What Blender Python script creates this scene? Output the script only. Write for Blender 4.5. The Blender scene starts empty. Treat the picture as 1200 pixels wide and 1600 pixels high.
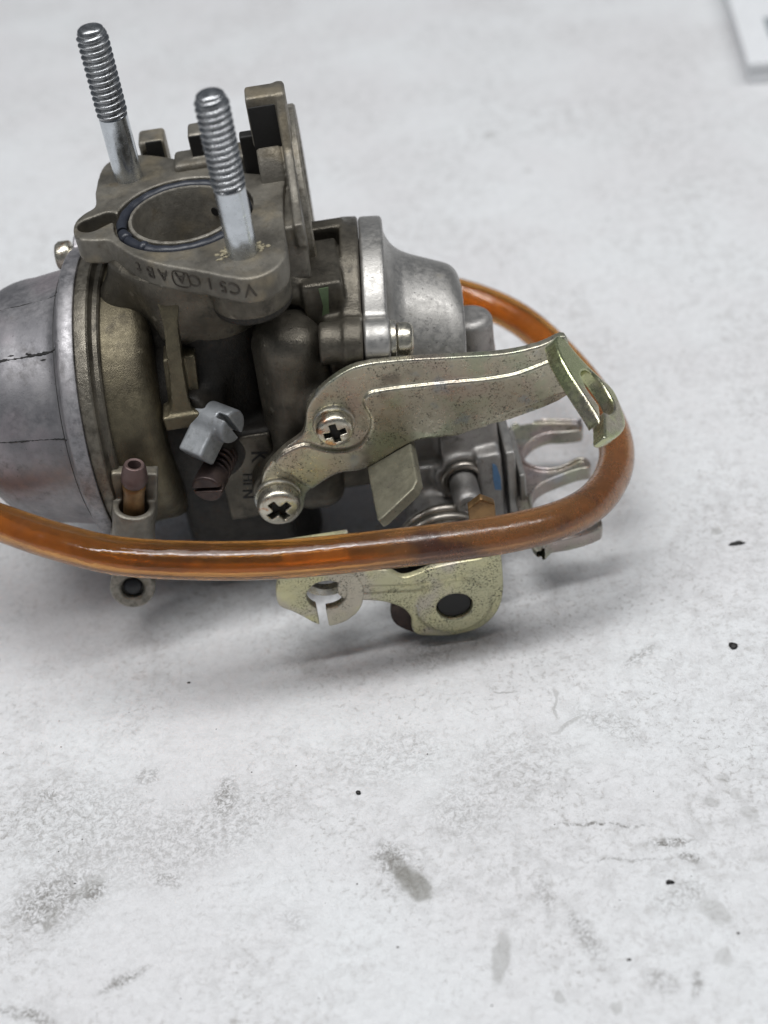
import bpy, bmesh, math, random
import numpy as np
from mathutils import Vector, Matrix
random.seed(7); rng = np.random.default_rng(7)
S = bpy.context.scene
MM = 0.001                                   # everything below is measured in millimetres

# ------------------------------------------------------------------ camera
PITCH, ROLL = 0.73088, -0.15332
cam_d = bpy.data.cameras.new('camera'); cam = bpy.data.objects.new('camera', cam_d)
S.collection.objects.link(cam); S.camera = cam
_f = np.array([0, math.cos(PITCH), -math.sin(PITCH)]); _r = np.array([1., 0, 0]); _u = np.cross(_r, _f)
_R = math.cos(ROLL)*_r + math.sin(ROLL)*_u; _U = -math.sin(ROLL)*_r + math.cos(ROLL)*_u
M = Matrix(((_R[0], _U[0], -_f[0], 0.02580), (_R[1], _U[1], -_f[1], -0.215165), (_R[2], _U[2], -_f[2], 0.192914), (0, 0, 0, 1)))
cam.matrix_world = M
cam_d.sensor_fit = 'VERTICAL'; cam_d.sensor_height = 36; cam_d.lens = 2218/1600*36
cam_d.clip_start = 0.005; cam_d.clip_end = 20
cam_d.dof.use_dof = True; cam_d.dof.focus_distance = 0.240; cam_d.dof.aperture_fstop = 13

# ------------------------------------------------------------------ world and lamps
W = bpy.data.worlds.new('World'); S.world = W; W.use_nodes = True
bg = W.node_tree.nodes['Background']; bg.inputs[0].default_value = (0.78, 0.87, 1.0, 1); bg.inputs[1].default_value = 0.12
def area(name, loc, target, sx, sy, power, col):
    l = bpy.data.lights.new(name, 'AREA'); l.shape = 'RECTANGLE'; l.size = sx; l.size_y = sy; l.energy = power; l.color = col
    o = bpy.data.objects.new(name, l); S.collection.objects.link(o); o.location = loc
    o.rotation_euler = (Vector(target)-Vector(loc)).to_track_quat('-Z', 'Y').to_euler(); return o
area('ceiling_strip_lamp', (0.02, -0.15, 1.10), (0.0, 0.0, 0), 2.2, 0.13, 14.8, (0.99, 0.993, 1.0))
area('soft_fill_lamp', (-0.10, -0.02, 1.25), (0.0, 0.0, 0), 0.6, 0.6, 5.3, (0.98, 0.99, 1.0))  # broad fill light added overhead to soften the shadows
S.view_settings.view_transform = 'Standard'; S.view_settings.look = 'None'; S.view_settings.exposure = 0; S.view_settings.gamma = 1
S.cycles.max_bounces = 10; S.cycles.transmission_bounces = 10

# ------------------------------------------------------------------ materials
def nodes(name):
    m = bpy.data.materials.new(name); m.use_nodes = True
    nt = m.node_tree; return m, nt, nt.nodes['Principled BSDF']
def N(nt, typ, **kw):
    n = nt.nodes.new(typ)
    for k, v in kw.items():
        if k.startswith('in_'): n.inputs[int(k[3:])].default_value = v
        else: setattr(n, k, v)
    return n
def coords(nt, scale=1000.0, sq=(1, 1, 1)):
    tc = N(nt, 'ShaderNodeTexCoord'); mp = N(nt, 'ShaderNodeMapping')
    mp.inputs['Scale'].default_value = (scale*sq[0], scale*sq[1], scale*sq[2])
    nt.links.new(tc.outputs['Object'], mp.inputs['Vector']); return mp.outputs[0]
def noise(nt, vec, scale, detail=3, rough=0.55):
    n = N(nt, 'ShaderNodeTexNoise'); n.inputs['Scale'].default_value = scale
    n.inputs['Detail'].default_value = detail; n.inputs['Roughness'].default_value = rough
    nt.links.new(vec, n.inputs['Vector']); return n.outputs['Fac']
def ramp(nt, fac, a, b, ca=0.0, cb=1.0):
    n = N(nt, 'ShaderNodeMapRange'); n.interpolation_type = 'SMOOTHSTEP'
    n.inputs[1].default_value = a; n.inputs[2].default_value = b; n.inputs[3].default_value = ca; n.inputs[4].default_value = cb
    nt.links.new(fac, n.inputs[0]); return n.outputs[0]
def mix(nt, fac, a, b, blend='MIX'):
    n = N(nt, 'ShaderNodeMix', data_type='RGBA', blend_type=blend)
    if isinstance(fac, (int, float)): n.inputs[0].default_value = fac
    else: nt.links.new(fac, n.inputs[0])
    for i, v in ((6, a), (7, b)):
        if isinstance(v, tuple): n.inputs[i].default_value = (*v, 1)
        else: nt.links.new(v, n.inputs[i])
    return n.outputs[2]
def math2(nt, op, a, b):
    n = N(nt, 'ShaderNodeMath', operation=op)
    for i, v in ((0, a), (1, b)):
        if isinstance(v, (int, float)): n.inputs[i].default_value = v
        else: nt.links.new(v, n.inputs[i])
    return n.outputs[0]
def metal(name, c1, c2, dirt=(0.02, 0.017, 0.013), metallic=0.8, rough=0.42, scale=0.25, dirt_lo=0.58, dirt_hi=0.75,
          speck=0.0, speck_col=(0.02, 0.018, 0.015), tints=(), grain=0.15, grain_scale=3.0, scratch=0.0, wear=0.0):
    m, nt, P = nodes(name); v = coords(nt)
    c = mix(nt, ramp(nt, noise(nt, v, scale, 4, 0.6), 0.35, 0.65), c1, c2)
    for i, (col, sc, lo, hi, amt) in enumerate(tints):
        vv = coords(nt); 
        nt.nodes[-1].inputs['Location'].default_value = (17.3*(i+1), 5.1*(i+2), 9.7*(i+1))
        c = mix(nt, ramp(nt, noise(nt, vv, sc, 3), lo, hi, 0, amt), c, col)
    d = ramp(nt, noise(nt, v, scale*1.7, 6, 0.7), dirt_lo, dirt_hi, 0, 0.85)
    c = mix(nt, d, c, dirt)
    dd = d
    if speck > 0:
        a = ramp(nt, noise(nt, v, 2.4, 5, 0.78), 0.665-speck*0.145, 0.70-speck*0.145)
        b = ramp(nt, noise(nt, v, 0.22, 3), 0.33, 0.66)
        s = math2(nt, 'MULTIPLY', a, b); c = mix(nt, s, c, speck_col); dd = math2(nt, 'MAXIMUM', d, s)
    if wear > 0:                                  # bare bright metal where handling has rubbed the edges
        ge = N(nt, 'ShaderNodeNewGeometry'); w = ramp(nt, ge.outputs['Pointiness'], 0.515, 0.60, 0, wear)
        w = math2(nt, 'MULTIPLY', w, ramp(nt, noise(nt, v, 0.8, 5, 0.7), 0.36, 0.6))
        c = mix(nt, w, c, tuple(min(0.62, 1.9*q+0.05) for q in c1)); dd = math2(nt, 'MULTIPLY', dd, math2(nt, 'SUBTRACT', 1.0, w))
    nt.links.new(c, P.inputs['Base Color'])
    mt = math2(nt, 'MULTIPLY', math2(nt, 'SUBTRACT', 1.0, math2(nt, 'MULTIPLY', dd, 0.7)), metallic)
    nt.links.new(mt, P.inputs['Metallic'])
    r = ramp(nt, noise(nt, v, 0.9, 4, 0.65), 0.3, 0.7, rough-0.08, rough+0.12)
    r2 = math2(nt, 'ADD', r, math2(nt, 'MULTIPLY', dd, 0.2)); nt.links.new(r2, P.inputs['Roughness'])
    bmp = N(nt, 'ShaderNodeBump'); bmp.inputs['Strength'].default_value = grain; bmp.inputs['Distance'].default_value = 0.0004
    h = math2(nt, 'ADD', noise(nt, v, grain_scale, 5, 0.7), math2(nt, 'MULTIPLY', noise(nt, v, 7.0, 2), 0.4))
    if scratch > 0:
        sv = coords(nt, 1000, (0.25, 6.0, 6.0)); h = math2(nt, 'ADD', h, math2(nt, 'MULTIPLY', noise(nt, sv, 0.9, 3), scratch))
    nt.links.new(h, bmp.inputs['Height']); nt.links.new(bmp.outputs[0], P.inputs['Normal'])
    return m
def plain(name, col, rough=0.5, metallic=0.0, **kw):
    m, nt, P = nodes(name); v = coords(nt)
    c = mix(nt, noise(nt, v, 1.2, 4), tuple(x*0.75 for x in col), tuple(min(1, x*1.2) for x in col))
    nt.links.new(c, P.inputs['Base Color']); P.inputs['Roughness'].default_value = rough; P.inputs['Metallic'].default_value = metallic
    b = N(nt, 'ShaderNodeBump'); b.inputs['Strength'].default_value = 0.15; b.inputs['Distance'].default_value = 0.0002
    nt.links.new(noise(nt, v, 4, 3), b.inputs['Height']); nt.links.new(b.outputs[0], P.inputs['Normal'])
    return m

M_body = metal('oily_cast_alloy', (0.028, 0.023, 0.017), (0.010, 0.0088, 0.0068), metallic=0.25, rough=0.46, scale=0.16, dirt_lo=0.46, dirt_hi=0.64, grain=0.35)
M_column = metal('brown_cast_alloy', (0.155, 0.139, 0.11), (0.085, 0.076, 0.060), dirt=(0.03, 0.025, 0.018), wear=0.7, metallic=0.7, rough=0.35, scale=0.16, dirt_lo=0.52, dirt_hi=0.72, speck=0.3, grain=0.3)
M_neck = metal('olive_cast_alloy', (0.165, 0.142, 0.092), (0.088, 0.075, 0.05), dirt=(0.06, 0.048, 0.03), wear=0.6, metallic=0.75, rough=0.42, scale=0.13, dirt_lo=0.54, dirt_hi=0.74, speck=0.35, grain=0.3)
M_flange = metal('stained_cast_alloy', (0.225, 0.208, 0.175), (0.132, 0.121, 0.10), dirt=(0.09, 0.072, 0.045), wear=0.7, metallic=0.6, rough=0.45, scale=0.14, dirt_lo=0.52, dirt_hi=0.72, speck=0.3, grain=0.3,
                 tints=(((0.36, 0.30, 0.20), 0.12, 0.5, 0.7, 0.5),))
M_silver = metal('grey_cast_alloy', (0.30, 0.29, 0.295), (0.20, 0.195, 0.203), dirt=(0.13, 0.12, 0.115), wear=0.6, metallic=0.75, rough=0.5, scale=0.11, dirt_lo=0.54, dirt_hi=0.74, speck=0.3, grain=0.12,
                 tints=(((0.36, 0.31, 0.325), 0.06, 0.5, 0.7, 0.6),))
M_cap = metal('cap_cast_alloy', (0.46, 0.445, 0.42), (0.36, 0.347, 0.325), dirt=(0.17, 0.155, 0.13), wear=0.7, metallic=0.85, rough=0.42, scale=0.12, dirt_lo=0.58, dirt_hi=0.78, speck=0.5, grain=0.14)
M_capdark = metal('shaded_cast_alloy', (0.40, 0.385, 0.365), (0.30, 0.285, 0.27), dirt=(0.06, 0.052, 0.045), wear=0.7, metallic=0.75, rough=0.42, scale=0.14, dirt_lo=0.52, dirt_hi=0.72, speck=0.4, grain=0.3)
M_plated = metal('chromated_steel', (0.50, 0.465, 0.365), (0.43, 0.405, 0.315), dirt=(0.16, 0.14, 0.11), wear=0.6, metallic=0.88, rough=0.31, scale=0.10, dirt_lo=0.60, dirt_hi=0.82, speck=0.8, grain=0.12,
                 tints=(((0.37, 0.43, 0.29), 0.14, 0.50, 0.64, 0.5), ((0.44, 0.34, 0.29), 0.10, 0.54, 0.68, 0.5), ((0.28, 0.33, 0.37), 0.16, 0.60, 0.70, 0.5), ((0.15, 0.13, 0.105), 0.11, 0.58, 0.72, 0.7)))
M_lever = metal('yellow_chromated_steel', (0.62, 0.59, 0.35), (0.53, 0.51, 0.33), dirt=(0.22, 0.19, 0.11), wear=0.6, metallic=0.6, rough=0.42, scale=0.12, dirt_lo=0.60, dirt_hi=0.82, speck=0.95, grain=0.12,
                tints=(((0.50, 0.45, 0.41), 0.10, 0.5, 0.66, 0.7),))
M_tab = metal('reflection_darkened_steel', (0.24, 0.225, 0.165), (0.18, 0.17, 0.125), dirt=(0.07, 0.06, 0.045), metallic=0.6, rough=0.5, scale=0.16, dirt_lo=0.52, dirt_hi=0.74, speck=0.6, grain=0.15, wear=0.95)  # plating darkened to paint in the dark body that the tab reflects
M_ear = metal('bright_chromated_steel', (0.50, 0.50, 0.30), (0.42, 0.46, 0.24), dirt=(0.14, 0.12, 0.09), metallic=0.92, rough=0.24, scale=0.16, dirt_lo=0.6, dirt_hi=0.8, speck=0.35, grain=0.06, wear=0.6,
               tints=(((0.46, 0.38, 0.36), 0.12, 0.5, 0.66, 0.6),))
M_clip = metal('pink_chromated_steel', (0.40, 0.33, 0.31), (0.34, 0.32, 0.27), wear=0.6, metallic=0.8, rough=0.32, scale=0.1, dirt_lo=0.66, dirt_hi=0.85, grain=0.08,
               tints=(((0.42, 0.45, 0.32), 0.09, 0.5, 0.66, 0.6), ((0.38, 0.40, 0.47), 0.12, 0.56, 0.68, 0.5)))
M_thread = metal('threaded_steel', (0.42, 0.43, 0.44), (0.33, 0.335, 0.34), dirt=(0.10, 0.09, 0.08), metallic=0.95, rough=0.26, scale=0.4, dirt_lo=0.6, dirt_hi=0.8, grain=0.03)
M_stud = metal('zinc_plated_steel', (0.60, 0.63, 0.66), (0.50, 0.525, 0.55), dirt=(0.20, 0.18, 0.16), metallic=0.95, rough=0.2, scale=0.25, dirt_lo=0.66, dirt_hi=0.8, speck=0.25, grain=0.05,
               speck_col=(0.12, 0.07, 0.05))
M_screw = metal('nickel_screw_steel', (0.60, 0.56, 0.46), (0.52, 0.49, 0.41), dirt=(0.16, 0.10, 0.06), metallic=0.92, rough=0.28, scale=0.28, dirt_lo=0.60, dirt_hi=0.76, grain=0.06, speck=0.2,
                tints=(((0.42, 0.19, 0.09), 0.30, 0.60, 0.70, 0.8),))
M_zinc = metal('matt_zinc', (0.26, 0.27, 0.28), (0.20, 0.21, 0.218), dirt=(0.14, 0.14, 0.14), wear=0.6, metallic=0.4, rough=0.46, scale=0.3, dirt_lo=0.5, dirt_hi=0.72, grain=0.25)
M_wire = metal('spring_steel', (0.36, 0.33, 0.29), (0.27, 0.25, 0.22), metallic=0.9, rough=0.34, scale=0.3, dirt_lo=0.6, dirt_hi=0.8, grain=0.08)
M_brass = metal('tarnished_brass', (0.30, 0.18, 0.08), (0.19, 0.115, 0.055), dirt=(0.10, 0.05, 0.03), metallic=0.8, rough=0.38, scale=0.25, dirt_lo=0.55, dirt_hi=0.75, grain=0.12)
M_purple = metal('purple_tarnished_brass', (0.155, 0.105, 0.098), (0.115, 0.078, 0.074), dirt=(0.06, 0.04, 0.04), metallic=0.6, rough=0.45, scale=0.3, grain=0.15)
M_darkbrass = metal('blackened_brass', (0.075, 0.052, 0.045), (0.05, 0.036, 0.034), metallic=0.6, rough=0.45, scale=0.3, grain=0.12)
M_black = plain('black_rubber', (0.012, 0.012, 0.014), 0.45)
M_oring = plain('blue_black_rubber', (0.022, 0.025, 0.034), 0.38)
M_grime_gap = plain('black_grime_and_gaps', (0.010, 0.009, 0.008), 0.6)  # grime, also the black used to fill dark gaps
M_letter = plain('dark_letter_alloy', (0.062, 0.053, 0.042), 0.42, 0.5)  # letters and frame, darker than the flange
M_blue = plain('blue_paint', (0.12, 0.27, 0.50), 0.45)
M_green = plain('green_paint', (0.14, 0.20, 0.10), 0.5)
M_crud = plain('chalky_sealant', (0.42, 0.37, 0.25), 0.9)

# ------------------------------------------------------------------ mesh helpers
def link(name, V, F, mat, parent=None, smooth=True, sharp=None):
    me = bpy.data.meshes.new(name)
    V = np.asarray(V, float)*MM
    me.from_pydata(V.tolist() if len(V) < 200000 else [tuple(v) for v in V], [], F if isinstance(F, list) else F.tolist())
    me.validate(); me.update()
    if smooth: me.polygons.foreach_set('use_smooth', [True]*len(me.polygons))
    if sharp: me.set_sharp_from_angle(angle=math.radians(sharp))
    me.materials.append(mat)
    o = bpy.data.objects.new(name, me); S.collection.objects.link(o)
    if parent is not None: o.parent = parent
    return o
def unit(v): v = np.asarray(v, float); return v/np.linalg.norm(v)
def frame(n, up=(0, 0, 1)):
    """u, v, n with u x v = n"""
    n = unit(n); up = np.asarray(up, float)
    if abs(n @ unit(up)) > 0.98: up = np.array([0, 1., 0])
    u = unit(np.cross(up, n)); return u, np.cross(n, u), n
def lathe_data(prof, o, n, seg=64):
    u, v, n = frame(n); o = np.asarray(o, float); prof = np.asarray(prof, float)
    t = np.linspace(0, 2*np.pi, seg, endpoint=False)
    V = (o + prof[:, 1][:, None, None]*n + prof[:, 0][:, None, None]*(np.cos(t)[:, None]*u + np.sin(t)[:, None]*v)).reshape(-1, 3)
    F = []
    for i in range(len(prof)-1):
        for j in range(seg):
            k = (j+1) % seg
            F.append((i*seg+j, i*seg+k, (i+1)*seg+k, (i+1)*seg+j))
    return V, F
def lathe(name, prof, o, n, mat, parent, seg=64, sharp=35):
    V, F = lathe_data(prof, o, n, seg); return link(name, V, F, mat, parent, sharp=sharp)
def catmull(P, n=8, closed=False):
    P = np.asarray(P, float); out = []; L = len(P)
    for i in range(L if closed else L-1):
        if closed: p0, p1, p2, p3 = P[(i-1) % L], P[i], P[(i+1) % L], P[(i+2) % L]
        else: p0, p1, p2, p3 = P[max(i-1, 0)], P[i], P[i+1], P[min(i+2, L-1)]
        for k in range(n):
            t = k/n
            out.append(0.5*((2*p1)+(-p0+p2)*t+(2*p0-5*p1+4*p2-p3)*t*t+(-p0+3*p1-3*p2+p3)*t**3))
    if not closed: out.append(P[-1])
    return np.array(out)
def sweep_data(P, rad, seg=16, caps=True):
    P = np.asarray(P, float); n = len(P); rad = np.broadcast_to(rad, (n,))
    T = np.gradient(P, axis=0); T /= np.linalg.norm(T, axis=1)[:, None]
    u = frame(T[0])[0]; V = []
    t = np.linspace(0, 2*np.pi, seg, endpoint=False)
    for i in range(n):
        u = unit(u - (u @ T[i])*T[i]); w = np.cross(T[i], u)
        V.append(P[i] + rad[i]*(np.cos(t)[:, None]*u + np.sin(t)[:, None]*w))
    V = np.concatenate(V); F = []
    for i in range(n-1):
        for j in range(seg):
            k = (j+1) % seg; F.append((i*seg+j, i*seg+k, (i+1)*seg+k, (i+1)*seg+j))
    if caps: F.append(tuple(range(seg))[::-1]); F.append(tuple((n-1)*seg+j for j in range(seg)))
    return V, F
def sweep(name, P, rad, mat, parent, seg=16, caps=True):
    V, F = sweep_data(P, rad, seg, caps); return link(name, V, F, mat, parent, sharp=50)

# signed distance fields on a grid, meshed with surface nets
class G: pass
def grid(lo, hi, h):
    g = G(); g.lo = np.array(lo, float); g.h = h
    n = np.ceil((np.array(hi)-np.array(lo))/h).astype(int)+1
    ax = [(g.lo[i]+h*np.arange(n[i])).astype(np.float32) for i in range(3)]
    g.x, g.y, g.z = ax[0][:, None, None], ax[1][None, :, None], ax[2][None, None, :]; g.n = n; g.ax = ax
    return g
def smin(a, b, k=1.0):
    h = np.clip(0.5+0.5*(b-a)/k, 0, 1); return b*(1-h)+a*h-k*h*(1-h)
def smax(a, b, k=1.0): return -smin(-a, -b, k)
def box(x, y, z, c, s, r=0.5):
    """half sizes s"""
    qx, qy, qz = np.abs(x-c[0])-s[0]+r, np.abs(y-c[1])-s[1]+r, np.abs(z-c[2])-s[2]+r
    return np.sqrt(np.maximum(qx, 0)**2+np.maximum(qy, 0)**2+np.maximum(qz, 0)**2)+np.minimum(np.maximum(np.maximum(qx, qy), qz), 0)-r
def cylz(rr, hh, R, h0, h1, r=0.5):
    a, b = rr-R+r, np.abs(hh-(h0+h1)/2)-(h1-h0)/2+r
    return np.sqrt(np.maximum(a, 0)**2+np.maximum(b, 0)**2)+np.minimum(np.maximum(a, b), 0)-r
def caps_(x, y, z, A, B, ra, rb):
    A = np.array(A, float); B = np.array(B, float); d = B-A
    t = np.clip(((x-A[0])*d[0]+(y-A[1])*d[1]+(z-A[2])*d[2])/(d@d), 0, 1)
    return np.sqrt((x-A[0]-t*d[0])**2+(y-A[1]-t*d[1])**2+(z-A[2]-t*d[2])**2)-(ra+(rb-ra)*t)
def cyl(x, y, z, A, B, R, r=0.4):
    """solid cylinder from A to B"""
    A = np.array(A, float); B = np.array(B, float); L = np.linalg.norm(B-A); d = (B-A)/L
    h = (x-A[0])*d[0]+(y-A[1])*d[1]+(z-A[2])*d[2]
    q = np.sqrt(np.maximum((x-A[0])**2+(y-A[1])**2+(z-A[2])**2-h*h, 0))
    return cylz(q, h, R, 0, L, r)
def nets(val, g):
    v = val.astype(np.float32); n = np.array(v.shape); s = v < 0
    cells = np.zeros(n-1, bool); first = s[:-1, :-1, :-1]
    for i in (0, 1):
        for j in (0, 1):
            for k in (0, 1):
                cells |= s[i:n[0]-1+i, j:n[1]-1+j, k:n[2]-1+k] != first
    ci = np.argwhere(cells); idx = -np.ones(n-1, np.int64); idx[cells] = np.arange(len(ci))
    acc = np.zeros((len(ci), 3)); cnt = np.zeros(len(ci))
    C = list(np.ndindex(2, 2, 2))
    cv = {c: v[ci[:, 0]+c[0], ci[:, 1]+c[1], ci[:, 2]+c[2]].astype(float) for c in C}
    for a in C:
        for ax in range(3):
            if a[ax] == 0:
                b = list(a); b[ax] = 1; b = tuple(b); va, vb = cv[a], cv[b]
                m = (va < 0) != (vb < 0); t = np.where(m, va/np.where(m, va-vb, 1), 0)
                p = np.array(a, float)[None]+np.zeros((len(ci), 3)); p[:, ax] += t
                acc[m] += p[m]; cnt[m] += 1
    V = g.lo + g.h*(ci + acc/np.maximum(cnt, 1)[:, None])
    F = []
    for ax in range(3):
        o = [(1, 2), (2, 0), (0, 1)][ax]
        sl0 = [slice(1, -1)]*3; sl0[ax] = slice(0, -1); sl1 = [slice(1, -1)]*3; sl1[ax] = slice(1, None)
        a, b = s[tuple(sl0)], s[tuple(sl1)]
        e = np.argwhere(a != b)
        if not len(e): continue
        flip = a[e[:, 0], e[:, 1], e[:, 2]]
        base = e.copy(); base[:, [k for k in range(3) if k != ax]] += 1
        q = []
        for du, dv in ((-1, -1), (0, -1), (0, 0), (-1, 0)):
            c = base.copy(); c[:, o[0]] += du; c[:, o[1]] += dv; q.append(idx[c[:, 0], c[:, 1], c[:, 2]])
        q = np.stack(q, 1); q[~flip] = q[~flip][:, ::-1]; F.append(q)
    return V, np.concatenate(F)
def smooth_normals_vals(v): return v
def sdf(name, fn, lo, hi, h, mat, parent, basis=None, origin=(0, 0, 0), sharp=None):
    g = grid(lo, hi, h); V, F = nets(np.broadcast_to(fn(g), g.n), g)
    if basis is not None: V = np.asarray(origin, float)+V[:, :1]*basis[0]+V[:, 1:2]*basis[1]+V[:, 2:]*basis[2]
    return link(name, V, F, mat, parent, sharp=sharp)
def poly2(X, Y, P):
    P = np.asarray(P, float); d = np.full(np.broadcast(X, Y).shape, 1e9); s = np.zeros(d.shape, bool); n = len(P)
    for i in range(n):
        a, b = P[i], P[(i+1) % n]; e = b-a; wx, wy = X-a[0], Y-a[1]
        t = np.clip((wx*e[0]+wy*e[1])/max(e@e, 1e-12), 0, 1)
        d = np.minimum(d, (wx-t*e[0])**2+(wy-t*e[1])**2)
        if a[1] != b[1]:
            c = (a[1] > Y) != (b[1] > Y); s ^= c & (X < (b[0]-a[0])*(Y-a[1])/(b[1]-a[1])+a[0])
    d = np.sqrt(d); return np.where(s, -d, d)
def extr(d2, w, w0, w1, r=0.25):
    a, b = d2+r, np.abs(w-(w0+w1)/2)-(w1-w0)/2+r
    return np.sqrt(np.maximum(a, 0)**2+np.maximum(b, 0)**2)+np.minimum(np.maximum(a, b), 0)-r
def text_mesh(name, txt, size, depth, o, u, v, mat, parent, spacing=1.0, shear=0):
    """flat lettering set on the surface at o, reading along u, tops towards v"""
    c = bpy.data.curves.new(name, 'FONT'); c.body = txt; c.size = 1; c.extrude = 0.5; c.space_character = spacing; c.shear = shear
    t = bpy.data.objects.new('tmp', c); S.collection.objects.link(t); bpy.context.view_layer.update()
    me = bpy.data.meshes.new_from_object(t.evaluated_get(bpy.context.evaluated_depsgraph_get()))
    bpy.data.objects.remove(t); bpy.data.curves.remove(c)
    u, v = unit(u), unit(v); n = np.cross(u, v)
    V = np.array([q.co[:] for q in me.vertices]); F = [tuple(p.vertices) for p in me.polygons]; bpy.data.meshes.remove(me)
    V = np.asarray(o, float)+size*(V[:, :1]*u+V[:, 1:2]*v)+depth*V[:, 2:]*2*n*0.5
    return link(name, V, F, mat, parent, smooth=False)
def empty(name, loc, label, cat):
    o = bpy.data.objects.new(name, None); o.empty_display_size = 0.01; S.collection.objects.link(o)
    o.location = tuple(x*MM for x in loc); o['label'] = label; o['category'] = cat; return o

# ------------------------------------------------------------------ table top
def table():
    m, nt, P = nodes('white_paper_top'); v = coords(nt)
    nz = N(nt, 'ShaderNodeTexNoise'); nz.inputs['Scale'].default_value = 0.45; nz.inputs['Detail'].default_value = 5; nt.links.new(v, nz.inputs['Vector'])
    off = N(nt, 'ShaderNodeVectorMath', operation='MULTIPLY_ADD'); off.inputs[1].default_value = (2.2, 2.2, 0)
    nt.links.new(nz.outputs['Color'], off.inputs[0]); nt.links.new(v, off.inputs[2])
    n1 = noise(nt, v, 0.02, 4, 0.6); n2 = noise(nt, off.outputs[0], 0.9, 5, 0.72); n3 = noise(nt, v, 0.05, 3); n4 = noise(nt, off.outputs[0], 2.1, 4, 0.7)
    n5 = noise(nt, v, 0.32, 4, 0.6)
    col = mix(nt, ramp(nt, n1, 0.35, 0.65), (0.70, 0.695, 0.70), (0.735, 0.745, 0.75))
    patch = ramp(nt, noise(nt, v, 0.03, 4, 0.6), 0.40, 0.62, 0.35, 1.0)
    col = mix(nt, math2(nt, 'MULTIPLY', ramp(nt, n5, 0.40, 0.68, 0, 0.75), patch), col, (0.565, 0.56, 0.56))
    col = mix(nt, math2(nt, 'MULTIPLY', ramp(nt, n2, 0.47, 0.68, 0, 0.7), patch), col, (0.45, 0.438, 0.425))
    g = math2(nt, 'MULTIPLY', ramp(nt, n2, 0.53, 0.70), ramp(nt, n3, 0.46, 0.66))
    col = mix(nt, math2(nt, 'MULTIPLY', g, 0.55), col, (0.30, 0.285, 0.265))
    sp = math2(nt, 'MULTIPLY', ramp(nt, n4, 0.64, 0.70), ramp(nt, n3, 0.44, 0.62))
    col = mix(nt, math2(nt, 'MULTIPLY', sp, 0.55), col, (0.20, 0.19, 0.18))
    # stains with a shape of their own: solid or speckled (x, y, half length, half width, angle, strength)
    speck = ramp(nt, math2(nt, 'ADD', math2(nt, 'MULTIPLY', n4, 0.5), math2(nt, 'MULTIPLY', n2, 0.5)), 0.42, 0.60)
    solid = ramp(nt, n2, 0.3, 0.65, 0.75, 1.0)
    for (kind, x, y, a, b, ang, st) in STAINS:
        mp = N(nt, 'ShaderNodeMapping', vector_type='TEXTURE'); mp.inputs['Location'].default_value = (x+1.1, y+1.1, 0)
        mp.inputs['Rotation'].default_value = (0, 0, math.radians(ang)); mp.inputs['Scale'].default_value = (a, b, 1e6)
        nt.links.new(off.outputs[0], mp.inputs['Vector'])
        ln = N(nt, 'ShaderNodeVectorMath', operation='LENGTH'); nt.links.new(mp.outputs[0], ln.inputs[0])
        lv = math2(nt, 'ADD', ln.outputs['Value'], math2(nt, 'MULTIPLY', math2(nt, 'SUBTRACT', n2, 0.5), 1.0))
        f = ramp(nt, lv, 0.7 if kind == 's' else 0.45, 1.15 if kind == 's' else 1.5, st, 0.0)
        f = math2(nt, 'MULTIPLY', f, solid if kind == 's' else speck)
        col = mix(nt, f, col, (0.235, 0.228, 0.205) if kind == 's' else (0.17, 0.16, 0.145))
    nt.links.new(col, P.inputs['Base Color']); P.inputs['Roughness'].default_value = 0.62; P.inputs['Specular IOR Level'].default_value = 0.3
    b = N(nt, 'ShaderNodeBump'); b.inputs['Strength'].default_value = 0.8; b.inputs['Distance'].default_value = 0.0007
    hh = math2(nt, 'ADD', math2(nt, 'MULTIPLY', n5, 0.8), math2(nt, 'ADD', math2(nt, 'MULTIPLY', n2, 0.6), math2(nt, 'MULTIPLY', noise(nt, v, 2.8, 3, 0.7), 0.28)))
    nt.links.new(hh, b.inputs['Height']); nt.links.new(b.outputs[0], P.inputs['Normal'])
    o = link('table_top', [(-900, -600, 0), (900, -600, 0), (900, 1000, 0), (-900, 1000, 0), (-900, -600, -20), (900, -600, -20), (900, 1000, -20), (-900, 1000, -20)],
             [(0, 1, 2, 3), (7, 6, 5, 4), (0, 4, 5, 1), (1, 5, 6, 2), (2, 6, 7, 3), (3, 7, 4, 0)], m, None, smooth=False)
    o['kind'] = 'structure'; o['label'] = 'white stained paper covered bench top under the carburettor'
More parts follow.
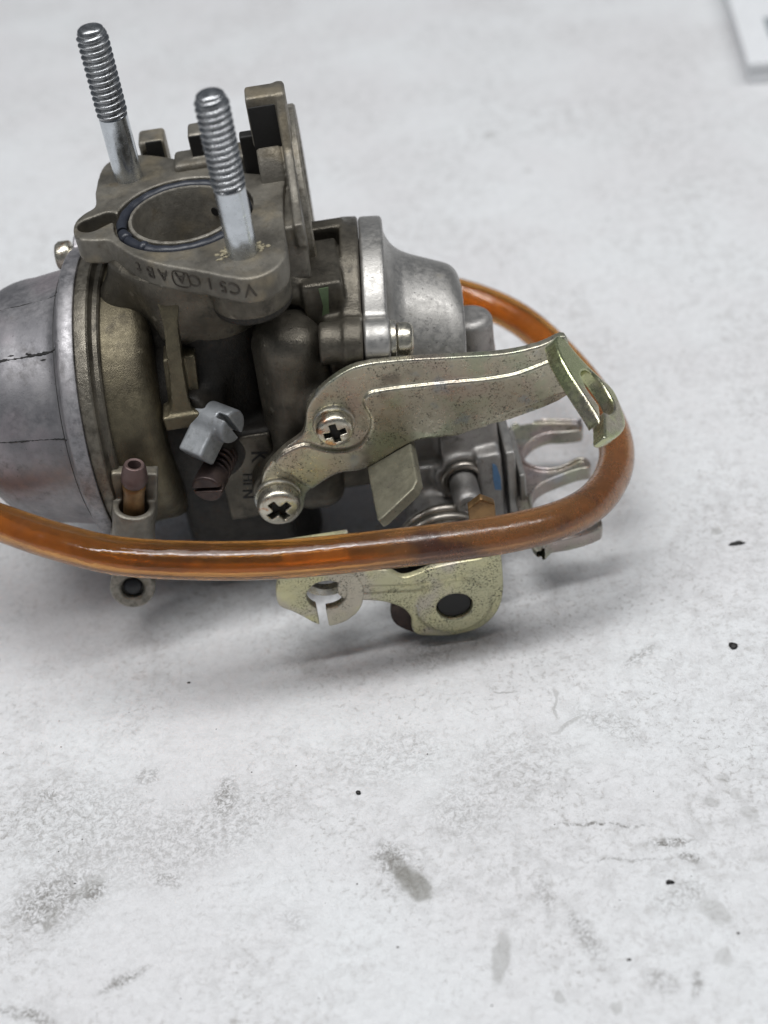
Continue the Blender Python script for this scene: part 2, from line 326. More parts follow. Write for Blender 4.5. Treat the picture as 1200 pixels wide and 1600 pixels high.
STAINS = [('s', 21.6, -87.8, 4.2, 2.1, -56.0, 0.85), ('s', 19.6, -84.6, 4.2, 1.3, -60.0, 0.6), ('b', 18.2, -82.0, 3.2, 2.4, -56.0, 0.7), ('s', 33.0, -102.7, 4.86, 1.43, -107.0, 0.45), ('b', 46.1, -101.4, 5.22, 1.55, -70.0, 0.6), ('s', 40.2, -110.3, 0.71, 1.18, -9.0, 0.45), ('s', 48.1, -113.5, 0.8, 1.06, -9.0, 0.4), ('s', 76.1, -84.3, 1.31, 1.52, -11.0, 0.35), ('s', 73.9, -76.9, 1.01, 1.08, -11.0, 0.3), ('s', 75.0, -80.3, 1.0, 1.07, -11.0, 0.28), ('s', 70.7, -81.1, 1.22, 1.07, -11.0, 0.35), ('s', 67.2, -82.0, 1.0, 0.95, -11.0, 0.2), ('s', 65.9, -100.7, 2.81, 1.78, -50.0, 0.35), ('s', 65.1, -108.1, 1.52, 1.62, -10.0, 0.3), ('b', 60.1, -112.0, 2.42, 0.85, -116.0, 0.8), ('b', 55.4, -110.6, 2.54, 2.14, -22.0, 0.5), ('b', 62.5, -87.5, 3.55, 0.93, -9.0, 1.0), ('b', 64.7, -90.5, 1.9, 0.8, -24.0, 0.9), ('b', 52.9, -82.3, 6.98, 0.35, -13.0, 0.9), ('b', 54.9, -89.3, 7.9, 0.29, -10.0, 0.6), ('b', 67.1, -48.3, 3.78, 1.31, 33.0, 0.6), ('s', 50.2, -56.2, 3.95, 0.38, -103.0, 0.4), ('s', 51.4, -61.3, 3.78, 0.5, 26.0, 0.35), ('s', 41.9, -51.7, 2.18, 0.26, -14.0, 0.5), ('b', -8.1, -64.9, 4.01, 2.0, -95.0, 0.7), ('b', -24.3, -96.7, 4.0, 0.9, 24.0, 0.9), ('b', -37.3, -80.5, 5.43, 4.16, 22.0, 0.65), ('b', -29.8, -80.2, 2.04, 1.66, 12.0, 0.8), ('b', -34.3, -65.0, 14.71, 8.73, -16.0, 0.4), ('b', -12.0, -72.0, 16.0, 7.0, 20.0, 0.4), ('b', -36.0, -80.0, 9.0, 7.0, 30.0, 0.4), ('s', -31.0, -79.0, 3.2, 1.6, 35.0, 0.35), ('s', -36.5, -84.0, 2.6, 1.2, 60.0, 0.35), ('b', 40.0, -70.0, 12.0, 8.0, 20.0, 0.25), ('b', 20.0, -62.0, 10.0, 6.0, 0.0, 0.3), ('b', -39.1, -100.2, 5.12, 0.89, -22.0, 0.9), ('b', -21.7, -58.2, 2.47, 1.91, -2.0, 0.5), ('b', -39.0, -59.1, 1.84, 1.27, 1.0, 0.6), ('b', -18.0, -80.0, 2.56, 1.19, -25.0, 0.6), ('s', 71.8, 150.9, 2.42, 1.87, -28.0, 0.3), ('s', 78.4, 127.9, 1.38, 1.2, -26.0, 0.35), ('s', 88.7, -20.2, 1.06, 1.28, -13.0, 0.45), ('b', 19.1, -85.4, 4.93, 4.67, 57.0, 0.3), ('b', 30.5, -77.0, 5.46, 4.8, -41.0, 0.3), ('b', 2.3, -91.2, 2.68, 1.6, -37.0, 0.4), ('s', 37.6, -88.3, 0.57, 1.04, -23.0, 0.3), ('b', 41.3, -92.9, 3.29, 1.37, -81.0, 0.5), ('b', 30.0, -39.9, 4.12, 4.03, -167.0, 0.4), ('s', 8.2, -38.6, 2.26, 2.16, -34.0, 0.25), ('b', 58.1, -62.2, 6.63, 2.52, -39.0, 0.4), ('b', 61.8, -97.1, 4.6, 2.25, 22.0, 0.4)]
table()

# ------------------------------------------------------------------ the carburettor
CARB = empty('carburettor', (0, 0, 0), 'oily grey metal carburettor with two upright threaded studs standing on the white bench', 'carburettor')
YAW = math.radians(-3.6)
AX = np.array([math.cos(YAW), math.sin(YAW), 0])           # the axis of the bowl and of the cap
AY = np.array([-AX[1], AX[0], 0]); AZ = np.array([0, 0, 1.])
BO = np.array([0, 0, 38.4])                                 # bowl axis passes here
CT = math.radians(-5)                                       # the cap leans a little
CXv = unit([math.cos(CT)*AX[0], math.cos(CT)*AX[1], math.sin(CT)]); CYv = AY; CZv = np.cross(CXv, CYv)
CO = np.array([27.0, 4.0, 42.0])                          # centre of the cap seam

def rot(x, y): return x*AX[0]+y*AX[1], x*AY[0]+y*AY[1]
def body(g):
    x, y, z = g.x, g.y, g.z; xr, yr = rot(x, y)
    rz = np.sqrt(x*x+y*y)
    q = np.sqrt(yr*yr+(z-38.4)**2)
    d = cylz(rz, z, 12.2, 4, 71, 0.5)                                   # venturi barrel
    d = smin(d, cylz(rz, z, 13.2, 0.0, 14, 1.0), 1.5)                   # intake bell
    d = smin(d, cylz(q, xr, 17.5, -12, 2, 2.0), 4)
    d = smin(d, box(x, y, z, (-1, -6.5, 23), (9.5, 9, 14.5), 1.2), 2.0)   # front block that carries the lettering
    # support under the mounting flange
    d = smin(d, box(x, y, z, (1, 1, 67.5), (9.5, 12, 3.5), 3), 3)
    d = smin(d, cyl(x, y, z, (9.77, -15.6, 64), (9.77, -15.6, 70), 6.6, 0.8), 1.0)
    d = smin(d, cyl(x, y, z, (-9.77, 15.6, 60), (-9.77, 15.6, 70), 6.6, 0.8), 1.0)
    # socket of the slotted lever screw, seat of the sprung screw
    d = smin(d, cyl(x, y, z, (0.5, -8, 45.5), (-4.6, -17.5, 45.5), 3.3, 0.4), 1.0)
    d = smin(d, cyl(x, y, z, (1, -8, 33.5), (-0.2, -14.6, 33.5), 3.6, 0.4), 1.5)
    # the throat
    d = np.maximum(d, -(np.sqrt(x*x+y*y)-8.9))
    return d
EAR = (-20.0, 11.6)
def column(g):
    x, y, z = g.x, g.y, g.z
    col = smin(box(x, y, z, (14.2, -7, 37), (5.2, 10.5, 20.0), 4.0), caps_(x, y, z, (12.6, -11.5, 52.5), (12.0, -12.6, 26), 5.0, 5.2), 2.5)
    col = smin(col, caps_(x, y, z, (17.2, -11.5, 50), (18.0, -14, 34), 3.6, 4.0), 2.5)
    col = smin(col, caps_(x, y, z, (9.0, -12.5, 53.5), (8.0, -14.0, 42), 0.9, 0.6), 0.7)
    d = smin(col, cyl(x, y, z, (7.5, -8, 27), (7.5, -20.2, 27), 4.6, 0.5), 2.5)   # bosses for the bracket screws
    d = smin(d, cyl(x, y, z, (19.6, -6, 41.2), (19.6, -20.2, 41.2), 4.8, 0.5), 2.5)
    return d
def cap_seat(g):
    x, y, z = g.x, g.y, g.z
    cx = (x-CO[0])*CXv[0]+(y-CO[1])*CXv[1]+(z-CO[2])*CXv[2]; cy = (x-CO[0])*CYv[0]+(y-CO[1])*CYv[1]; cz = (x-CO[0])*CZv[0]+(y-CO[1])*CZv[1]+(z-CO[2])*CZv[2]
    qc = np.sqrt(cy*cy+cz*cz)
    d = cylz(qc, cx, 16, -16, -2, 1.5)
    fl = cylz(qc, cx, 20.9, -3.4, -0.05, 0.45)
    fl = smin(fl, cyl(cx, cy, cz, (-3.4, EAR[0], EAR[1]), (-0.05, EAR[0], EAR[1]), 4.2, 0.45), 2)
    fl = smin(fl, cyl(cx, cy, cz, (-7.5, EAR[0], EAR[1]), (-1, EAR[0], EAR[1]), 3.6, 0.6), 0.8)
    d = smin(d, fl, 0.8)
    d = smin(d, box(x, y, z, (21.2, -2.5, 54), (3.6, 7.5, 8.2), 0.8), 0.6)  # boxy boss left of the cap
    d = smin(d, box(x, y, z, (22.6, -8.5, 47.5), (2.4, 7.0, 8.4), 1.2), 1.0)
    d = smin(d, box(x, y, z, (22.0, -6.5, 25), (4.2, 4.5, 8), 0.8), 1.0)
    d = smin(d, box(x, y, z, (21, 8.5, 55), (5.5, 1.6, 8.0), 0.5), 0.5)    # web up to the rear wall
    d = smin(d, caps_(x, y, z, (15, -5, 60.5), (20, -5, 57), 4.0, 3.0), 1.5)
    return d
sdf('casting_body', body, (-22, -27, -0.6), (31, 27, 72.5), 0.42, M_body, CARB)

def flange_neck(g):
    x, y, z = g.x, g.y, g.z
    rz = np.sqrt((x-0.5)**2+(y+0.5)**2); R = np.interp(g.ax[2], [55, 60, 65, 70], [11.5, 12.4, 13.2, 14.5]).astype(np.float32)[None, None, :]
    d = cylz(rz-(R-12.5), z, 12.5, 55, 69.6, 0.6)
    d = smin(d, caps_(x, y, z, (-5, -9.5, 66), (-5.2, -11.2, 58), 3.6, 1.8), 3.0)
    d = smin(d, caps_(x, y, z, (-9, -3, 66.5), (-14, -2, 60), 4.6, 4), 3)
    d = smin(d, cyl(x, y, z, (9.77, -15.6, 65), (9.77, -15.6, 69.8), 6.7, 0.8), 1.2)
    return np.maximum(d, -(np.sqrt(x*x+y*y)-8.8))
sdf('flange_neck', flange_neck, (-21, -24, 53), (19, 16, 70.5), 0.4, M_column, CARB)
sdf('front_column', column, (0, -22, 15), (26, 6, 60), 0.4, M_column, CARB)
sdf('cap_seat', cap_seat, (8, -27, 14), (31, 27, 67), 0.4, M_column, CARB)

def neck(g):
    x, y, z = g.x, g.y, g.z; q = np.sqrt(y*y+z*z)
    R = 24.6-0.10*np.clip(x+17, 0, 9)
    d = cylz(q-(R-24.0), x, 24.0, -19.5, -8.6, 3.0)
    d = np.maximum(d, -cylz(q, x, 15, -25, -14, 1))
    return d
sdf('chamber_neck', neck, (-21.2, -28, -28), (-7.6, 28, 28), 0.4, M_neck, CARB, (AX, AY, AZ), BO)

lathe('chamber_rim', [(20, -20.45), (26.9, -20.45), (27.05, -20.2), (27.05, -18.4), (26.8, -18.1), (26.0, -17.9), (25.7, -17.6), (25.6, -16.9), (25.3, -16.6), (24.0, -16.4)], BO, AX, M_column, CARB, 160)

# float bowl: turned shape with mould lines
prof = [(15, -19.8), (27.4, -20.55), (27.55, -20.8), (27.5, -22.9), (27.1, -23.4), (25.4, -23.9), (24.2, -24.9), (23.75, -26.2)]
for i in range(1, 7): prof.append((23.75-0.9*i/6, -26.2-5.5*i/6))
for i in range(1, 19):
    a = math.pi/2*i/18; prof.append((22.85-15+15*math.cos(a)**0.9, -31.7-13.8*math.sin(a)))
prof += [(4, -45.6), (0.01, -45.6)]
prof = [(r, -h) for r, h in prof]
bowl = lathe('float_bowl', prof, BO, -AX, M_silver, CARB, 160, 40)
def bowl_pt(ang, h, lift=0.0):
    hs = [p[1] for p in prof]; rs = [p[0] for p in prof]
    r = np.interp(h, hs[2:], rs[2:])+lift
    return BO - AX*h + AY*(-math.cos(ang)*r) + AZ*(math.sin(ang)*r)
def parting(angdeg, h0, h1, rad):
    P = []
    for h in np.linspace(h0, h1, 60): P.append(bowl_pt(math.radians(angdeg)+rng.normal(0, 0.0012), h, -0.03))
    r = np.clip(rad*(1+rng.normal(0, 0.3, 60)+0.5*np.sin(np.linspace(0, 14, 60)+angdeg)), 0.03, 0.5)
    return np.array(P), r
for ang, h0, h1, r in ((56, 24.2, 44, 0.2), (20, 24.2, 44, 0.10), (84, 24.2, 42, 0.07)):
    P, rr = parting(ang, h0, h1, r); sweep('mould_line', P, rr, M_grime_gap, bowl, 6)
for k in range(16):
    Vb, Fb = None, None
    h = rng.uniform(24.5, 40); a = math.radians(56+rng.normal(0, 1.6)); c = bowl_pt(a, h, -0.02); L = rng.uniform(0.2, 0.6)
    sweep('dirt_chip', np.array([c-AX*L, c-AX*L*0.2, c+AX*L*0.5, c+AX*L]), [0.04, 0.16, 0.13, 0.03], M_grime_gap, bowl, 6)
# line round the bowl just behind its rim
P = np.array([bowl_pt(a, 24.6, -0.02) for a in np.linspace(-0.9, 1.9, 120)]); sweep('rim_line', P, 0.11, M_grime_gap, bowl, 6)
sweep('rim_nick', np.array([bowl_pt(math.radians(57)+0.004*math.sin(k), 23.3+k*0.12, 0.0) for k in np.linspace(-4, 8, 14)]), 0.10, M_silver, bowl, 6)

# cap
def capf(g):
    x, y, z = g.x, g.y, g.z; q = np.sqrt(y*y+z*z)
    fl = cylz(q, x, 20.8, 0.05, 4.4, 0.7)
    fl = smin(fl, cyl(x, y, z, (0.05, EAR[0], EAR[1]), (4.6, EAR[0], EAR[1]), 4.0, 0.6), 2)
    R = np.interp(g.ax[0], [0, 4.6, 6.0, 7.5, 9.5, 15.5, 18.5], [17.4, 16.8, 15.5, 14.4, 13.6, 11.9, 11.6]).astype(np.float32)[:, None, None]
    lo = 1.0 + 0.18*np.clip(-z/15, 0, 1)*0
    dm = cylz(q-(R-14.5), x, 14.5, 1, 18.2, 3.2)
    d = smin(fl, dm, 2.4)
    # lower hump of the cap
    d = smin(d, caps_(x, y, z, (4, -4, -1), (15, -4.5, -2), 12.8, 10.6), 3)
    d = np.maximum(d, x-18.3)
    return d
cap = sdf('vacuum_cap', capf, (-0.4, -29.5, -25), (19.5, 26, 25), 0.4, M_cap, CARB, (CXv, CYv, CZv), CO)

def housing(g):
    x, y, z = g.x, g.y, g.z
    d = box(x, y, z, (40.5, -1.5, 24), (8.4, 11.5, 14), 2.0)
    d = smin(d, caps_(x, y, z, (46.6, 0.5, 12), (46.6, 0.5, 36), 4.2, 4.2), 1.5)
    d = smin(d, cyl(x, y, z, (46.5, 0.4, 34), (46.7, 0.9, 44.2), 4.3, 1.7), 0.8)
    d = smin(d, caps_(x, y, z, (36, -8, 34), (46, -11.5, 19), 3.0, 3.0), 2.0)
    d = smin(d, cyl(x, y, z, (35.7, -8, 9.7), (35.7, -20, 9.7), 5.8, 0.6), 2)
    d = smin(d, cyl(x, y, z, (41.2, -8, 18.9), (41.2, -14.6, 18.9), 5.0, 0.6), 1.2)
    d = smin(d, box(x, y, z, (46.3, -11.5, 15.5), (2.4, 5, 9), 0.8), 1)
    d = np.maximum(d, -box(x, y, z, (33, -15, 27), (5, 5, 6), 1.5))
    return d
sdf('lever_housing', housing, (29, -22, 3), (52, 13, 47.5), 0.4, M_capdark, CARB)

# mounting flange with the stamped edge
OUT = [(-14.9, 20.0), (-15.6, 12.5), (-15.4, 7.2), (-17.3, 5.0), (-18.6, 2.6), (-18.7, -0.8), (-17.5, -3.4), (-15.0, -4.5), (-12.6, -5.2), (-10.6, -8.0), (-7.4, -12.2),
       (-3.0, -15.8), (3.0, -19.4), (7.2, -22.2), (10.6, -23.7), (14.0, -22.6), (16.2, -19.6), (16.8, -15.0), (16.8, -6), (17.2, 2), (17.6, 8), (13.5, 9.5), (8, 12.5), (1, 18), (-5.0, 22.2), (-9.5, 23.9), (-13, 23.2)]
OUT = catmull(OUT, 5, True)
def flange(g):
    X, Y = g.x[:, :, 0], g.y[:, :, 0]
    d2 = poly2(X, Y, OUT)[:, :, None]; x, y, z = g.x, g.y, g.z
    d = extr(d2, z, 69.3, 74.0, 0.3)
    r = np.sqrt(x*x+y*y)
    d = smax(d, -(r-8.75), 0.3)
    d = smax(d, -extr(np.abs(r-10.7)-1.25, z, 72.4, 76, 0.1), 0.2)
    d = smax(d, -extr(caps_(x, y, z*0, (-15.9, 0.9, 0), (-13.2, 2.4, 0), 2.25, 1.9), z, 68, 76, 0.1), 0.3)
    d = smax(d, -extr(np.maximum(np.abs(x+11.2)-2, np.abs(y-1.5)-0.9), z, 73.2, 76, 0.1), 0.2)
    return d
FL = sdf('mounting_flange', flange, (-20, -25.5, 68.6), (19, 25, 74.8), 0.26, M_flange, CARB)
lathe('bore_sleeve', [(9.35, 60), (9.4, 73.7), (9.25, 73.95), (8.85, 73.95), (8.7, 73.7), (8.65, 30)], (0, 0, 0), (0, 0, 1), M_flange, FL, 96)
P = [(10.65*math.cos(a), 10.65*math.sin(a), 73.15) for a in np.linspace(math.radians(194), math.radians(194+356), 140)]
oring = sweep('o_ring', P, np.array([0.95+0.05*math.sin(i*0.9) for i in range(140)]), M_oring, FL, 14)
for a in (205, 232):
    P = [(10.7*math.cos(math.radians(a+k)), 10.7*math.sin(math.radians(a+k)), 73.4) for k in np.linspace(-5, 5, 9)]
    sweep('ring_tang', P, [0.3, 0.8, 1.05, 1.15, 1.15, 1.15, 1.05, 0.8, 0.3], M_oring, oring, 12)
lathe('throat_hole', [(0.8, 0), (0.8, 0.3), (0.01, 0.3)], (4.8, 7.0, 69.5), (-0.57, -0.82, 0), M_grime_gap, FL, 20)

# the edge lettering reads upside down from here
E0 = np.array([15.2, -22.6, 70.2]); 
def edge_pt(s):
    """walk along the front edge of the flange, from its right corner leftwards"""
    A = np.array([11.4, -23.6]); path = np.array([p for p in OUT if p[1] < -3.4 and p[0] < 15.6 and not (p[0] < -13)])
    path = path[np.argsort(-path[:, 0])]
    seg = np.linalg.norm(np.diff(path, axis=0), axis=1); cum = np.r_[0, np.cumsum(seg)]
    x = np.interp(s, cum, path[:, 0]); y = np.interp(s, cum, path[:, 1]); 
    x2 = np.interp(s+0.6, cum, path[:, 0]); y2 = np.interp(s+0.6, cum, path[:, 1])
    t = unit([x2-x, y2-y, 0]); return np.array([x, y, 0]), t
s = 5.2
for ch, adv, sz in (('V', 2.15, 3.28), ('C', 2.1, 3.05), ('5', 2.2, 3.05), ('1', 2.1, 3.05), ('C', 2.4, 3.05), ('A', 2.9, 2.82), ('A', 2.35, 2.94), ('B', 2.6, 3.05), ('t', 2.2, 3.28)):
    p, t = edge_pt(s); n = np.array([t[1], -t[0], 0])
    if n[1] > 0: n = -n
    up = np.array([0, 0, -1.])
    text_mesh('stamped_letter', ch, sz, 0.2, p+n*0.05+np.array([0, 0, 72.95]), t, up, M_letter, FL)
    if ch == 'A' and adv == 2.9:
        c = p+n*0.08+t*0.85+np.array([0, 0, 71.9])
        loop = [c+t*a*1.35+up*b*1.25 for a, b in ((-1, -1), (1, -1), (1, 1), (-1, 1), (-1, -1))]
        sweep('letter_frame', catmull(loop, 4), 0.09, M_letter, FL, 6)
    s += adv*1.17

# chalky remains round the front stud
for k in range(46):
    a = random.choice((random.gauss(2.9, 0.55), random.gauss(3.0, 0.4), random.gauss(0.45, 0.3))); r = 2.6+abs(random.gauss(0.5, 0.7))
    x, y = 9.77+r*math.cos(a), -15.6+r*math.sin(a); s0 = random.uniform(0.10, 0.42)
    bm = bmesh.new(); bmesh.ops.create_icosphere(bm, subdivisions=1, radius=1)
    V = np.array([v.co[:] for v in bm.verts])*(1+rng.normal(0, 0.25, (len(bm.verts), 3))); F = [tuple(v.index for v in f.verts) for f in bm.faces]; bm.free()
    if k == 0: CV, CF = [], []
    n0 = sum(len(q) for q in CV); CV.append(V*np.array([s0*1.3, s0, s0*0.5])+np.array([x, y, 74.05])); CF += [tuple(i+n0 for i in f) for f in F]
cr = link('sealant_crumbs', np.concatenate(CV), CF, M_crud, FL); cr['kind'] = 'stuff'

# studs
def stud_mesh():
    seg = 72; L = 27.9; pitch = 1.05; zs = []
    zs = np.r_[[0, 3, 6, 9, 11.6], np.linspace(11.8, 27.1, 420)]
    t = np.linspace(0, 2*np.pi, seg, endpoint=False); V = []
    for z in zs:
        if z < 11.7: r = np.full(seg, 2.50)
        else:
            ph = ((z/pitch-t/(2*np.pi)) % 1.0); tri = 1-np.abs(2*ph-1)
            thr = 2.12+0.58*np.clip((tri-0.16)/0.66, 0, 1)
            f = np.clip((z-11.7)/0.9, 0, 1); r = 2.50*(1-f)+thr*f
            g = np.clip((27.1-z)/1.0, 0, 1); r = np.minimum(r, 2.2+0.48*g)
        V.append(np.stack([r*np.cos(t), r*np.sin(t), np.full(seg, z)], 1))
    for r, z in ((2.12, 27.35), (1.75, 27.62), (1.0, 27.82), (0.3, 27.88)): V.append(np.stack([r*np.cos(t), r*np.sin(t), np.full(seg, z)], 1))
    n = len(V); V = np.concatenate(V); F = []
    for i in range(n-1):
        for j in range(seg):
            k = (j+1) % seg; F.append((i*seg+j, i*seg+k, (i+1)*seg+k, (i+1)*seg+j))
    F.append(tuple((n-1)*seg+j for j in range(seg)))
    k = 6*seg; return V, [f for f in F if max(f) < k], [f for f in F if max(f) >= k]
V, F0, F1 = stud_mesh(); st = link('stud', V, F0, M_stud, CARB, sharp=60); st.location = (9.77*MM, -15.6*MM, 73.9*MM)
th = link('thread', V, F1, M_thread, st, sharp=60)
st2 = st.copy(); S.collection.objects.link(st2); st2.parent = CARB; st2.location = (-9.77*MM, 15.6*MM, 73.9*MM); st2.rotation_euler = (0, 0, 1.9)
th2 = th.copy(); S.collection.objects.link(th2); th2.parent = st2

# rear wall, ring and lugs behind the flange
def rear(g):
    x, y, z = g.x, g.y, g.z
    P = [(12.6, 88.4), (20.0, 88.9)]
    d = box(x, y, z, (16.7, 11.4, 83.6), (3.4, 2.4, 4.6), 0.4)               # tall lug
    d = smin(d, cyl(x, y, z, (13.6, 14.2, 72), (18.0, 14.2, 72), 8.8, 0.5), 0.3)
    wall = extr(poly2(np.broadcast_to(g.y[0, :, :], (g.n[1], g.n[2])), np.broadcast_to(g.z[0, :, :], (g.n[1], g.n[2])),
              [(-9, 69.5), (-9, 73.6), (-3, 74.4), (5, 80), (9.0, 88.2), (14, 88.2), (22, 78), (22, 50), (8, 50), (2, 60)])[None, :, :], x, 18.3, 19.9, 0.4)
    d = smin(d, wall, 0.4)
    d = smin(d, box(x, y, z, (17.9, 3, 64.5), (1.9, 10.5, 8.0), 0.4), 0.6)
    d = smin(d, box(x, y, z, (15.0, 10.5, 66), (3.5, 4, 6.5), 0.4), 0.6)
    d = smin(d, box(x, y, z, (8, 17.5, 70), (9.5, 3.0, 5.2), 0.7), 0.5)       # ledge
    d = smin(d, box(x, y, z, (4.2, 19.0, 76), (2.4, 2.4, 3.6), 0.5), 0.3)      # second lug
    d = smin(d, box(x, y, z, (-5.6, 26.5, 70), (2.4, 2.6, 6.0), 0.6), 0.3)
    d = smin(d, box(x, y, z, (0, 20.5, 62), (10, 5, 9), 2), 1.0)
    d = np.maximum(d, -cyl(x, y, z, (-6.2, 20, 72.0), (-6.2, 26.0, 72.0), 2.0, 0.3))
    return d
sdf('rear_wall', rear, (-13, -10, 48), (21, 31, 89.8), 0.36, M_flange, CARB)
ringp = [(14.5, 0), (16.7, 0), (17.0, 0.3), (17.0, 1.2), (16.7, 1.5), (15.0, 1.5), (14.5, 1.0), (14.5, 0)]
lathe('air_ring', ringp, (19.6, 16.0, 64.0), (1, -0.0, 0), M_flange, CARB, 96)

def soot_and_shade(g):
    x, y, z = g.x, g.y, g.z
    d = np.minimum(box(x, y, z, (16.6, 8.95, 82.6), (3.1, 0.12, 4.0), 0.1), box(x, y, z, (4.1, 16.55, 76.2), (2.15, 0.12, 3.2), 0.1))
    d = np.minimum(d, box(x, y, z, (12.6, 12.4, 75), (1.6, 1.2, 5.4), 0.3))  # black block put in the void beside the lug, its shade built in
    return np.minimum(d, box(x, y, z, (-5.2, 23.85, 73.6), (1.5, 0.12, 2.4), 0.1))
sdf('burnt_film_and_gap_shade', soot_and_shade, (-9, 8, 68), (21, 25, 88), 0.24, M_grime_gap, CARB)

# T shaped rib on the chamber
def rib(g):
    x, y, z = g.x, g.y, g.z
    w = np.interp(g.ax[2], [43, 46, 49, 54, 62, 66], [2.5, 2.1, 1.45, 1.2, 1.2, 1.9]).astype(np.float32)[None, None, :]
    fy = np.interp(g.ax[2], [43, 50, 58, 66], [-19.0, -18.4, -16.8, -13.2]).astype(np.float32)[None, None, :]
    xc = np.interp(g.ax[2], [43, 66], [-6.3, -4.2]).astype(np.float32)[None, None, :]
    d = extr(np.maximum(np.abs(x-xc)-w, np.abs(y-(fy+5))-5), z, 44.5, 66, 0.3)
    b = extr(np.maximum(np.abs(x-xc-0.5)-2.75, np.abs(y-(fy+6.4))-3.6), z, 44.5, 55, 0.4)
    d = smin(d, b, 0.6)
    d = smin(d, box(x, y, z, (-6.1, -16.2, 45.0), (3.3, 3.3, 1.45), 0.45), 0.7)
    return d
sdf('chamber_rib', rib, (-12, -21, 42), (-1, 0, 67), 0.26, M_neck, CARB)

# ------------------------------------------------------------------ bracket (plated steel arm)
BRO = [(4.6, 28.5), (6.0, 33.4), (10.0, 37.6), (13.6, 40.0), (14.8, 42.6), (15.6, 45.8), (18.2, 49.2), (22.5, 52.0), (26.4, 53.0), (33, 52.7), (42, 51.6), (50, 50.8), (56, 51.3), (60.3, 52.4),
       (60.9, 47), (60.6, 40.2), (50.4, 36.7), (44, 36.0), (40.5, 35.2), (37.8, 35.4), (32.3, 35.3), (24.0, 31.1), (19.0, 30.9), (15.4, 29.2), (12.6, 27.0), (11.4, 23.4), (9.0, 20.8), (6.0, 20.8), (3.8, 23.5), (3.6, 26.5)]
BRO_C = catmull(BRO, 4, True)
PANEL = [(28.3, 47.7), (38.8, 47.2), (46.5, 46.6), (52, 46.8), (59, 48.3), (62, 44), (61.5, 41.6), (55, 40.0), (48.5, 38.2), (45.6, 37.2), (45.3, 34.0), (24, 29), (18, 29.0), (14.6, 27.5), (8.2, 35.6), (9.8, 37.2), (13.8, 38.6),
         (17.0, 36.8), (20.4, 35.8), (23.4, 36.6), (25.4, 39.2), (26.0, 42.0), (25.2, 45.0), (25.8, 46.9)]
PANEL_C = catmull(PANEL, 3, True)
BY = -22.0
def arm(g):
    X, Y = g.x[:, :, 0], g.y[:, :, 0]
    d2 = poly2(X, Y, BRO_C)[:, :, None]; p2 = poly2(X, Y, PANEL_C)[:, :, None]; w = g.z      # w grows towards the viewer
    d = extr(d2, w, -1.6, 0.0, 0.25)
    d = smin(d, extr(smax(p2, d2+0.15, 0.2), w, -1.2, 0.75, 0.35), 0.3)
    return d
BR = sdf('bracket_arm', arm, (2, 18.5, -2.2), (62.5, 55, 1.3), 0.25, M_plated, CARB, (np.array([1., 0, 0]), np.array([0, 0, 1.]), np.array([0, -1., 0])), (0, BY, 0))
# the tab, bent towards the viewer
bx = unit([8.2, 0, 4.1]); bn = np.cross(bx, [0, -1., 0]); bn = bn if bn[2] > 0 else -bn
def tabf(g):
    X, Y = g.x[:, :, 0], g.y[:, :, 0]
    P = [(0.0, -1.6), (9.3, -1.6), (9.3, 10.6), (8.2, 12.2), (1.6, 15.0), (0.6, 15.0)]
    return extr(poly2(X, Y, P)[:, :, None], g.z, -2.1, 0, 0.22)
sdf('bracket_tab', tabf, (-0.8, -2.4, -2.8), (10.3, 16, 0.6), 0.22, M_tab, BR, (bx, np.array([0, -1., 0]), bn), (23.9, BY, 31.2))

# the ear: bent over, with an open eye
CAM = np.array([25.80, -215.165, 192.914])
def hitp(px, py, p0, n):
    d = _f+_R*(px-600)/2218-_U*(py-800)/2218; p0 = np.asarray(p0, float); n = np.asarray(n, float)
    return CAM+d*((p0-CAM)@n/(d@n))
EN = unit([0.72, -0.10, 0.68]); E0 = np.array([59.9, BY-0.6, 52.2]); eu = unit(np.cross([0, 1., 0], EN)); eu = eu if eu[0] > 0 else -eu; ev = np.cross(EN, eu)
def ear_uv(L): return [((p-E0)@eu, (p-E0)@ev) for p in (hitp(a, b, E0, EN) for a, b in L)]
EO = ear_uv(((868, 529), (879, 526), (905, 556), (930, 582), (958, 608), (972, 638), (978, 662), (972, 676), (958, 685), (946, 684), (941, 670), (936, 655), (927, 640), (914, 620), (896, 592), (885, 573), (874, 552)))
EH = ear_uv(((908, 584), (915, 578), (926, 583), (943, 602), (958, 627), (959, 641), (951, 647), (942, 641), (930, 625), (916, 605)))
ES = ear_uv(((936, 630), (944, 642), (945, 700), (938, 700), (938, 646)))
EO_C, EH_C = catmull(EO, 4, True), catmull(EH, 4, True)
def ear(g):
    X, Y = g.x[:, :, 0], g.y[:, :, 0]
    d2 = np.maximum(poly2(X, Y, EO_C), -poly2(X, Y, EH_C)); d2 = np.maximum(d2, -poly2(X, Y, ES))
    return extr(d2[:, :, None], g.z, -2.7, 0, 0.3)
eo = np.array(EO); lo, hi = eo.min(0)-1, eo.max(0)+1
sdf('bracket_ear', ear, (lo[0], lo[1], -3.3), (hi[0], hi[1], 0.6), 0.2, M_ear, BR, (eu, ev, EN), E0)

